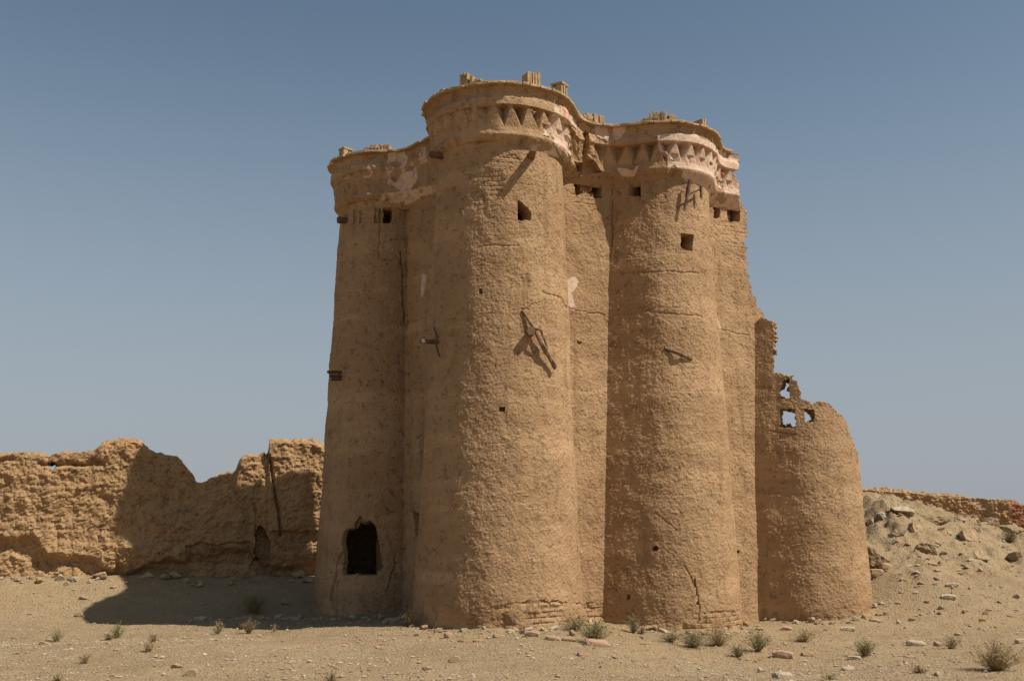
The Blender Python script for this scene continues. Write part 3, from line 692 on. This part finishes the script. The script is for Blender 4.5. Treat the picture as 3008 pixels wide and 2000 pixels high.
def lx(P, px_, py_):
    j = fbm(P, 4, 2, 33.)*10
    d = .11*np.exp(-((py_-(1360+j*1.6+fbm(P, 1.3, 3, 51.)*30))/8)**2)*((px_ < 310))*sst(fbm(P, 1.1, 2, 71.), -.25, .1)                     # eroded groove below the top
    und = np.interp(px_, [-400, 0, 60, 130, 240, 330, 520, 560, 730, 760, 860, 960], [1600, 1575, 1580, 1600, 1630, 1640, 1640, 1620, 1600, 1640, 1650, 1640])
    j = j*2.2+fbm(P, 1.2, 3, 37.)*55
    d = d+.20*sst(py_+j, und, und+38)-.12*sst(py_+j, und+50, und+85)                        # undercut foot
    j = fbm(P, 4, 2, 33.)*10
    d = d+.32*inpoly(px_+j*.5, py_+j*.5, [(748, 1565), (762, 1545), (775, 1552), (785, 1575), (795, 1590), (790, 1640), (748, 1650)])
    d = d+.16*np.clip(1-polydist(px_+j*.25, py_, [(782, 1325), (795, 1350), (800, 1400), (808, 1450), (818, 1500), (824, 1570)])/6, 0, 1)
    d = d+.06*np.clip(1-polydist(px_+j*.4, py_, [(745, 1480), (755, 1520), (750, 1560)])/5, 0, 1)
    d = d+.05*inpoly(px_+j, py_+j, [(545, 1600), (740, 1590), (740, 1650), (550, 1650)])*1.5
    d = d-.10*sst(px_, 785, 792)*(py_ < 1560)-.12*sst(py_, 1590, 1600)*(px_ > 845)*.5
    return d
ruin_wall('adobe_wall', 'long crumbling adobe wall left of the tower, half in the tower shadow, with a dip in its top', 'wall', TOPL, YW-.15, YW+.1, -.1, .55, M_ADOBE, line=(WALL_P, WALL_B), hole=[(142, 1361), (158, 1360), (163, 1371), (156, 1381), (143, 1380)], extra=lx)
# far walls at the crest of the mound
ruin_wall('adobe_wall', 'low ochre adobe wall along the crest of the rubble mound on the right', 'wall', [(2440, 1434), (2560, 1440), (2640, 1447), (2700, 1450), (2780, 1456), (2880, 1464), (2966, 1471), (2971, 1474)], 25.2, 24.6, .9, .4, M_ADOBE)
ruin_wall('adobe_wall', 'short reddish mud wall at the far right edge, beyond the ochre wall', 'wall', [(2966, 1486), (2976, 1480), (3000, 1484), (3080, 1490), (3160, 1500)], 25.9, 25.9, .6, .4, M_RED)

# ------------------------------------------------------------------ boulders and clods
def boulder(px_, py_, w_, h_, label, mat, seed, cat='boulder', name='boulder', depth=.8, rotz=0, sink=.12):
    P, mpp = on_ground(px_, py_); me = rock_mesh(name, seed, w_*mpp/2, w_*mpp/2*depth, h_*mpp/2*1.15, planes=11, sub=5, rough=.09, mat=mat)
    o = bpy.data.objects.new(name, me); COL.objects.link(o); o.location = (P[0], P[1]+w_*mpp*.2, P[2]+h_*mpp*.5-h_*mpp*sink); o.rotation_euler = (0, 0, rotz)
    tag(o, label, cat); return o
boulder(186, 1694, 118, 52, 'big pale grey boulder at the foot of the left adobe wall', M_PALE, 5)
boulder(-6, 1690, 66, 84, 'rounded brown boulder at the left edge of the photo, against the wall foot', M_ADOBE, 9)
for i, (a, b, w_, h_, t) in enumerate([(290, 1702, 60, 26, 'flat block at the wall foot where the shadow starts'), (430, 1700, 62, 24, 'long flat block at the wall foot under the tall shaded part of the wall'), (510, 1698, 50, 22, 'flat block at the wall foot below the dip in the wall'),
        (640, 1694, 44, 22, 'dark block at the shaded wall foot left of the cavity'), (712, 1690, 40, 26, 'dark block in front of the cavity in the shaded wall'), (870, 1698, 44, 30, 'block at the wall foot by the edge of the shadow'), (905, 1712, 40, 24, 'tumbled block between the wall and the left turret')]):
    boulder(a, b, w_, h_, t, M_TAN, 60+i, 'rock', 'rock', sink=.2)
MB = [(2655, 1502, 76, 40, 'whitish boulder high on the mound, just right of the low turret', M_PALE), (2690, 1560, 66, 58, 'rounded clay lump with a furrowed dark side, midway up the mound', M_TAN), (2640, 1575, 60, 40, 'small clay hump beside the furrowed lump', M_TAN), (2745, 1535, 110, 46, 'long clay ridge lump near the top of the mound', M_GROUND),
      (2730, 1620, 84, 50, 'pointed clay lump low in the middle of the mound', M_GROUND), (2850, 1585, 70, 60, 'upright clay lump with a dark cleft, right half of the mound', M_TAN), (2910, 1545, 60, 50, 'dark pitted lump below the end of the ochre wall', M_TAN), (2965, 1560, 90, 46, 'smooth pale hump by the right edge of the mound', M_GROUND),
      (2875, 1640, 80, 40, 'broken clod under the upright clay lump', M_TAN), (2580, 1440, 40, 26, 'small block on the crest of the mound touching the low turret', M_PALE), (2560, 1540, 34, 40, 'dark upright block beside the low turret', M_TAN), (2600, 1520, 40, 36, 'pale block beside the dark opening next to the low turret', M_PALE), (2990, 1640, 60, 40, 'pale clod at the right edge of the mound', M_GROUND)]
for i, (a, b, w_, h_, t, m_) in enumerate(MB): boulder(a, b, w_, h_, t, m_, 120+i, 'rock', 'rock', sink=.45, depth=1.0, rotz=.3*i)
boulder(2568, 1662, 100, 100, 'smooth mud-plastered buttress stump leaning against the low turret on the right', M_GROUND, 77, 'buttress', 'buttress', depth=1.5, sink=.38)
for a, b, w_, t in [(2600, 1668, 34, 'dark brick in the rubble beside the low turret, upper of two'), (2575, 1690, 40, 'dark brick in the rubble beside the low turret, lower of two'), (2545, 1815, 26, 'brick bit at the right foot of the low turret')]: put('tan', a, b, w_, t, 'brick', slab=True, hz=2.2)

kp = at(2262, 958, 19.0); kme = rock_mesh('clod', 31, .13, .12, .09, planes=7, sub=4, rough=.1, mat=M_ADOBE)
ko = bpy.data.objects.new('clod', kme); COL.objects.link(ko); ko.parent = tower; ko.location = Vector(kp)-Vector(tower.location)
# individual stones and bricks that can be told apart
ST = [('pink', 1315, 1872, 30, 0, 'small pinkish stone below the nearest turret, left part'), ('pink', 1465, 1872, 32, 1, 'pink brick fragment lying below the middle of the nearest turret'), ('pink', 1405, 1885, 30, 1, 'thin pink brick sliver left of the pink fragments row'),
      ('pink', 1565, 1868, 48, 1, 'long pink brick sliver below the right side of the nearest turret'), ('pink', 1625, 1880, 46, 1, 'pink brick left of a pair, beside the green tuft'), ('pink', 1672, 1883, 44, 1, 'pink brick right of a pair, beside the green tuft'), ('pink', 1750, 1896, 70, 1, 'long pink brick under the bright green tuft'),
      ('pink', 1712, 1925, 34, 1, 'thick pink brick lying alone in front of the green tuft'), ('tan', 1335, 1945, 40, 0, 'brown stone in the centre foreground'), ('tan', 1255, 1968, 32, 0, 'squarish stone nearest the bottom edge, centre left'), ('tan', 1050, 1872, 14, 0, 'small dark stone below the doorway'),
      ('pink', 2312, 1850, 32, 1, 'chunky brick in front of the low turret'), ('tan', 1890, 1892, 20, 1, 'small dark brick left of the shrub cluster'), ('pink', 2300, 1928, 60, 1, 'long flat brick right of the shrub row'), ('pink', 2372, 1926, 36, 1, 'orange brick beside the long flat brick'),
      ('pale', 2235, 1972, 26, 0, 'rounded stone near the bottom, right of centre'), ('pale', 2298, 1990, 56, 1, 'pale flat brick touching the bottom edge of the photo'), ('pale', 2510, 1936, 38, 1, 'pale brick at the foot of the right tuft'), ('pale', 2490, 1968, 36, 1, 'pale flat stone below the right tuft'),
      ('pale', 2490, 1852, 40, 1, 'thin slab at the right foot of the low turret'), ('pink', 2762, 1896, 38, 1, 'white-topped brick left of the right-hand straw tuft'), ('tan', 2670, 1932, 30, 1, 'dark brick low on the right'), ('pink', 2648, 1955, 22, 0, 'red stone chip low on the right'),
      ('pale', 2787, 1757, 40, 1, 'pale slab lying on the slope of the mound, lower of two'), ('pale', 2797, 1722, 34, 1, 'pale slab lying on the slope of the mound, upper of two'), ('pale', 3000, 1886, 34, 1, 'pale brick at the right edge of the photo'), ('pale', 2758, 1985, 30, 0, 'pale stone at the bottom right'),
      ('pale', 2690, 1895, 50, 1, 'flat grey slab sunk in the earth, right foreground'), ('tan', 2815, 1866, 24, 0, 'brown stone at the bottom of the slope'), ('tan', 232, 1810, 26, 0, 'pale stone left of the tip of the shadow'), ('tan', 245, 1760, 26, 0, 'brown stone in the open ground left of the shadow'),
      ('tan', 130, 1892, 30, 1, 'thin flat stone beside the left green sprig'), ('tan', 330, 1990, 20, 0, 'small stone at the bottom left'), ('tan', 40, 1875, 14, 0, 'tiny stone at the left edge'), ('pale', 178, 1700, 22, 0, 'stone leaning on the big pale boulder'), ('pale', 215, 1706, 34, 1, 'slab in front of the big pale boulder'),
      ('tan', 560, 1985, 46, 0, 'yellowish earth clod at the bottom edge, left'), ('tan', 520, 1960, 34, 0, 'yellowish earth clod above the crack in the earth'), ('pale', 590, 1820, 30, 0, 'largest white stone at the edge of the shadow, left end'), ('pale', 820, 1818, 34, 0, 'blocky white stone at the edge of the shadow'),
      ('tan', 980, 1835, 18, 0, 'brown stone just outside the shadow edge below the doorway'), ('pink', 1175, 1818, 26, 1, 'pale brick beside the straw tuft at the shadow edge'), ('tan', 1225, 1868, 20, 0, 'brownish stone left of the pink stone'), ('pale', 1500, 1856, 26, 1, 'thin white slab right under the nearest turret'),
      ('tan', 1355, 1885, 22, 1, 'small flat brown stone left of centre'), ('tan', 1555, 1922, 22, 1, 'thin sliver in the middle foreground'), ('tan', 1805, 1935, 26, 0, 'dark twiggy clod right of the thick pink brick')]
for k, a, b, w_, sl_, t in ST: put(k, a, b, w_, t, 'brick' if (sl_ and 'brick' in t) else 'stone', slab=bool(sl_), hz=1.0 if not sl_ else 1.3)
r2 = random.Random(5)
for i in range(58):      # the pale row that edges the shadow
    x = 560+i*11.2+r2.uniform(-6, 6)
    if x > 1180: break
    yb = 1818+ (4 if x < 700 else 0)+r2.uniform(-3, 5)
    put(r2.choice(['pale', 'pale', 'tan']), x, yb, r2.choice([9, 12, 15, 20, 24]), 'small pale stone in the row along the near edge of the tower shadow', 'stone', 'pale stones along the shadow edge', slab=r2.random() < .5, hz=1.3)
for i in range(110):
    x = r2.uniform(1180, 2990); y = r2.uniform(1850, 1995); 
    put(r2.choice(['pale', 'tan', 'pink', 'tan']), x, y, r2.uniform(6, 15), 'small stone scattered on the dry ground in front of the tower', 'stone', 'loose stones in front of the tower', slab=r2.random() < .6)
for i in range(45):
    x = r2.uniform(5, 1150); y = r2.uniform(1745 if x < 200 else 1840, 1990)
    put(r2.choice(['tan', 'tan', 'pale']), x, y, r2.uniform(5, 12), 'small stone scattered on the open ground at the left', 'stone', 'loose stones on the left ground', slab=r2.random() < .5)
for i in range(110):
    x = r2.uniform(2560, 3000); y = r2.uniform(1500, 1850)
    put(r2.choice(['tan', 'tan', 'pale']), x, y, r2.uniform(6, 22), 'loose stone on the slope of the rubble mound', 'stone', 'loose stones on the mound', slab=r2.random() < .4, hz=1.2, tilt=.4)

def put_xy(kind, x, y, s_, label, cat, group, slab, r, sink=.4):
    me = r.choice((SLABS if slab else ROCKS)[kind]); o = bpy.data.objects.new('brick_fragment' if slab else 'clod', me); COL.objects.link(o)
    o.scale = (s_, s_*r.uniform(.7, 1.1), s_*r.uniform(.8, 1.2)); o.rotation_euler = (r.uniform(-.3, .3), r.uniform(-.3, .3), r.uniform(0, 6.28))
    o.location = (x, y, gz(x, y)+(.26 if slab else .5)*s_*(1-sink)); tag(o, label, cat, group)
r3 = random.Random(12)
for i in range(150):
    a, b, q = r3.choice(FEET[1:]); th_ = r3.uniform(-PI*.95, -.05); rr = q+.02+abs(r3.gauss(0, .22))
    put_xy(r3.choice(['tan', 'tan', 'tan', 'pale']), a+rr*math.cos(th_), b+rr*math.sin(th_), r3.choice([.02, .025, .03, .04, .05, .07, .09]), 'fallen mud clod or brick bit lying against the foot of the turrets', 'clod', 'fallen bits round the turret feet', r3.random() < .5, r3)
for i in range(60):
    t_ = r3.uniform(-3.2, 5.0); e_ = -.12-abs(r3.gauss(0, .35)); x = WALL_P[0]+t_*math.cos(WALL_B)-e_*-1*-math.sin(WALL_B)*0; y = WALL_P[1]+t_*math.sin(WALL_B)+e_
    put_xy(r3.choice(['tan', 'tan', 'pale']), x, y, r3.choice([.03, .04, .05, .07, .10, .13]), 'fallen clod at the foot of the left adobe wall', 'clod', 'fallen clods along the left wall', r3.random() < .35, r3)
# gravel: nobody could count it
def gravel(n, seed):
    r = np.random.RandomState(seed); V = []; F = []
    pxs = r.uniform(-60, 3070, n*2); pys = 2040-330*r.power(1.5, n*2)[::-1]*1.0; pys = r.uniform(1640, 2040, n*2)
    # throw on the world plane instead of the picture
    Y = 9.6+r.power(1.1, n)*15; X = (r.uniform(-.56, .56, n))*Y; S_ = r.uniform(.006, .017, n)*(1+(r.rand(n) < .06)*1.2)
    dn = fbm(np.stack([X, Y*.6, 0*X], -1), .8, 3, 44.); ok = (dn > -.18+r.uniform(-.2, .25, n)) & ~((((Y-WALL_P[1])*math.cos(WALL_B)-(X-WALL_P[0])*math.sin(WALL_B)) > -.05) & (X < -3)); X, Y, S_ = X[ok], Y[ok], S_[ok]
    Z = ground_z(X, Y)
    base = np.array([(1, 0, 0), (.3, .95, .1), (-.8, .6, 0), (-.8, -.6, .1), (.3, -.95, 0), (0.1, 0, .75), (0, .1, -.6)])
    f = [(0, 1, 5), (1, 2, 5), (2, 3, 5), (3, 4, 5), (4, 0, 5), (1, 0, 6), (2, 1, 6), (3, 2, 6), (4, 3, 6), (0, 4, 6)]
    m = len(X); B = np.repeat(base[None], m, 0)*(1+r.uniform(-.35, .35, (m, 7, 3)))
    a = r.uniform(0, 6.28, m); c_, s_ = np.cos(a), np.sin(a)
    x = (B[..., 0]*c_[:, None]-B[..., 1]*s_[:, None])*S_[:, None]+X[:, None]; y = (B[..., 0]*s_[:, None]+B[..., 1]*c_[:, None])*S_[:, None]*.8+Y[:, None]
    z = B[..., 2]*S_[:, None]*.8+Z[:, None]+S_[:, None]*.25
    V = np.stack([x, y, z], -1).reshape(-1, 3); F = (np.array(f)[None]+(np.arange(m)*7)[:, None, None]).reshape(-1, 3)
    o = mesh('gravel', V, F, M_GRAVEL); tag(o, 'fine gravel and chips strewn over the dry earth', 'gravel', kind='stuff')
M_GRAVEL = plain('gravel', (.26, .18, .11), (.48, .38, .26), 3.5, bump=.004)
gravel(36000, 3)

# ------------------------------------------------------------------ desert shrubs
def leafmat(name, c1, c2):
    m = plain(name, c1, c2, 25, rough=.8, bump=.002); return m
M_GREEN = leafmat('green_leaf', (.16, .165, .06), (.27, .27, .12)); M_OLIVE = leafmat('olive_leaf', (.19, .17, .08), (.31, .28, .15))
M_STRAW = leafmat('dry_straw', (.26, .19, .09), (.40, .30, .16)); M_BROWN = leafmat('brown_twig', (.17, .11, .06), (.28, .19, .10))
def shrub(px_, py_, wpx, hpx, lm, label, n=90, leafy=1.0, seed=0, spread=1.0, cat='shrub', name='desert_shrub'):
    P, mpp = on_ground(px_, py_); r = random.Random(seed or int(px_)); W, H = wpx*mpp/2*1.35, hpx*mpp*1.2; n = int(n*1.4)
    root = thing(name, label, cat, (P[0], P[1], P[2]-.01))
    SV = []; SF = []; LV = []; LF = []
    for i in range(n):
        a = r.uniform(0, 2*PI); q = r.random()**.6
        tip = np.array([math.cos(a)*W*q*spread, math.sin(a)*W*q*spread, H*(1-.45*q*q)*r.uniform(.6, 1.05)])
        b0 = np.array([math.cos(a), math.sin(a), 0])*W*.12*r.random()
        mid = b0*.5+tip*.5+np.array([-math.cos(a), -math.sin(a), 0])*W*.1+np.array([r.uniform(-1, 1), r.uniform(-1, 1), 0])*W*.1
        pts = [b0, (b0+mid)/2+mid*.0, mid, (mid+tip)/2+np.array([r.uniform(-1, 1), r.uniform(-1, 1), 0])*W*.05, tip]
        side = np.array([-math.sin(a), math.cos(a), 0]); side2 = np.array([math.cos(a)*.5, math.sin(a)*.5, .8]); w0 = .0035
        k0 = len(SV)
        for j, p_ in enumerate(pts):
            ww = w0*(1-j/5.5); SV += [p_-side*ww, p_+side*ww, p_+side2*ww]
        for j in range(4):
            for e in range(3): SF.append((k0+j*3+e, k0+j*3+(e+1) % 3, k0+j*3+3+(e+1) % 3, k0+j*3+3+e))
        nl = int(leafy*r.uniform(5, 11))
        for _ in range(nl):
            t = r.uniform(.25, 1); seg = min(3, int(t*4)); p_ = pts[seg]+(pts[seg+1]-pts[seg])*(t*4-seg)
            dv = np.array([r.uniform(-1, 1), r.uniform(-1, 1), r.uniform(-.2, 1.2)]); dv /= np.linalg.norm(dv); L_ = r.uniform(.012, .032)
            pr = np.cross(dv, [r.uniform(-1, 1), r.uniform(-1, 1), .3]); pr /= np.linalg.norm(pr)+1e-6
            k1 = len(LV); LV += [p_, p_+dv*L_*.5+pr*L_*.16, p_+dv*L_, p_+dv*L_*.5-pr*L_*.16]; LF.append((k1, k1+1, k1+2, k1+3))
    me = bpy.data.meshes.new('stems'); me.from_pydata([tuple(v_) for v_ in SV], [], SF); me.materials.append(M_STRAW if lm in (M_STRAW, M_GREEN) else M_BROWN)
    o = bpy.data.objects.new('stems', me); COL.objects.link(o); o.parent = root
    if LV:
        me = bpy.data.meshes.new('foliage'); me.from_pydata([tuple(v_) for v_ in LV], [], LF); me.materials.append(lm)
        o = bpy.data.objects.new('foliage', me); COL.objects.link(o); o.parent = root
    return root
SH = [(1203, 1838, 58, 44, M_STRAW, 'thin straw-green tuft in front of the left foot of the nearest turret', 60, 1), (1748, 1888, 92, 62, M_GREEN, 'bright green tuft, the liveliest one, right of the nearest turret', 150, 1.6), (1690, 1852, 90, 36, M_OLIVE, 'low olive shrub hugging the right foot of the nearest turret', 90, 1),
      (1862, 1858, 56, 52, M_OLIVE, 'upright olive tuft at the left foot of the right-hand turret', 70, .9), (1885, 1862, 40, 22, M_BROWN, 'low brown tuft right of the upright olive tuft', 40, .6), (1970, 1885, 80, 30, M_OLIVE, 'leftmost low shrub of the clump before the right-hand turret', 70, 1), (2038, 1902, 100, 46, M_OLIVE, 'dark dense shrub in the middle of the clump before the right-hand turret', 120, 1.3),
      (2108, 1896, 96, 52, M_STRAW, 'straw-coloured shrub at the right end of the clump', 120, .9), (2168, 1930, 56, 36, M_OLIVE, 'small olive tuft nearest the camera in front of the clump', 60, 1), (2228, 1912, 80, 54, M_GREEN, 'green tuft standing alone right of the clump', 110, 1.2), (2362, 1884, 84, 36, M_STRAW, 'pale airy tuft in front of the low turret', 80, .9),
      (2540, 1926, 66, 48, M_GREEN, 'two-toned green tuft below the right side of the low turret', 90, 1.3), (2796, 1905, 60, 40, M_STRAW, 'straw tuft behind the white-topped brick', 70, .7), (2928, 1968, 160, 78, M_STRAW, 'largest dry straw bush, at the right edge of the foreground', 260, .7), (2700, 1975, 60, 20, M_BROWN, 'flat brown weed left of the largest straw bush', 40, .5),
      (2968, 1592, 70, 40, M_OLIVE, 'olive shrub growing high on the mound', 90, 1.3), (165, 1884, 46, 36, M_GREEN, 'sparse green sprig at the far left', 40, 1), (345, 1872, 50, 40, M_GREEN, 'green sprig left of the shadow tip foreground', 50, 1.2), (318, 1878, 40, 20, M_OLIVE, 'low olive weed beside the green sprig', 30, 1), (452, 1884, 34, 22, M_BROWN, 'small brown tuft, upper of two', 34, .6), (436, 1915, 48, 34, M_STRAW, 'dry tuft, lower of two left of centre', 44, .6),
      (640, 1862, 44, 36, M_STRAW, 'dry thin tuft below the shadow edge, left of the brown tuft', 46, .6), (730, 1860, 50, 44, M_BROWN, 'reddish-brown tuft at the shadow edge', 70, .7), (806, 1856, 24, 24, M_STRAW, 'tiny straw sprig right of the reddish-brown tuft', 20, .5), (250, 1948, 50, 34, M_STRAW, 'faint dry tuft in the left foreground', 44, .5),
      (170, 2000, 40, 24, M_STRAW, 'faint dry tuft at the bottom left edge', 30, .5), (745, 1800, 96, 66, M_GREEN, 'dark bush standing in the tower shadow', 150, 1.6), (975, 2003, 60, 34, M_BROWN, 'spiky twigs lying at the bottom edge left of centre', 26, .4), (2440, 1995, 80, 20, M_STRAW, 'thin dry grass at the bottom edge, right part', 40, .4), (2640, 1450, 0, 0, None, None, 0, 0)]
for a, b, w_, h_, m_, t, n_, lf in SH:
    if n_: shrub(a, b, w_, h_, m_, t, n_, lf)
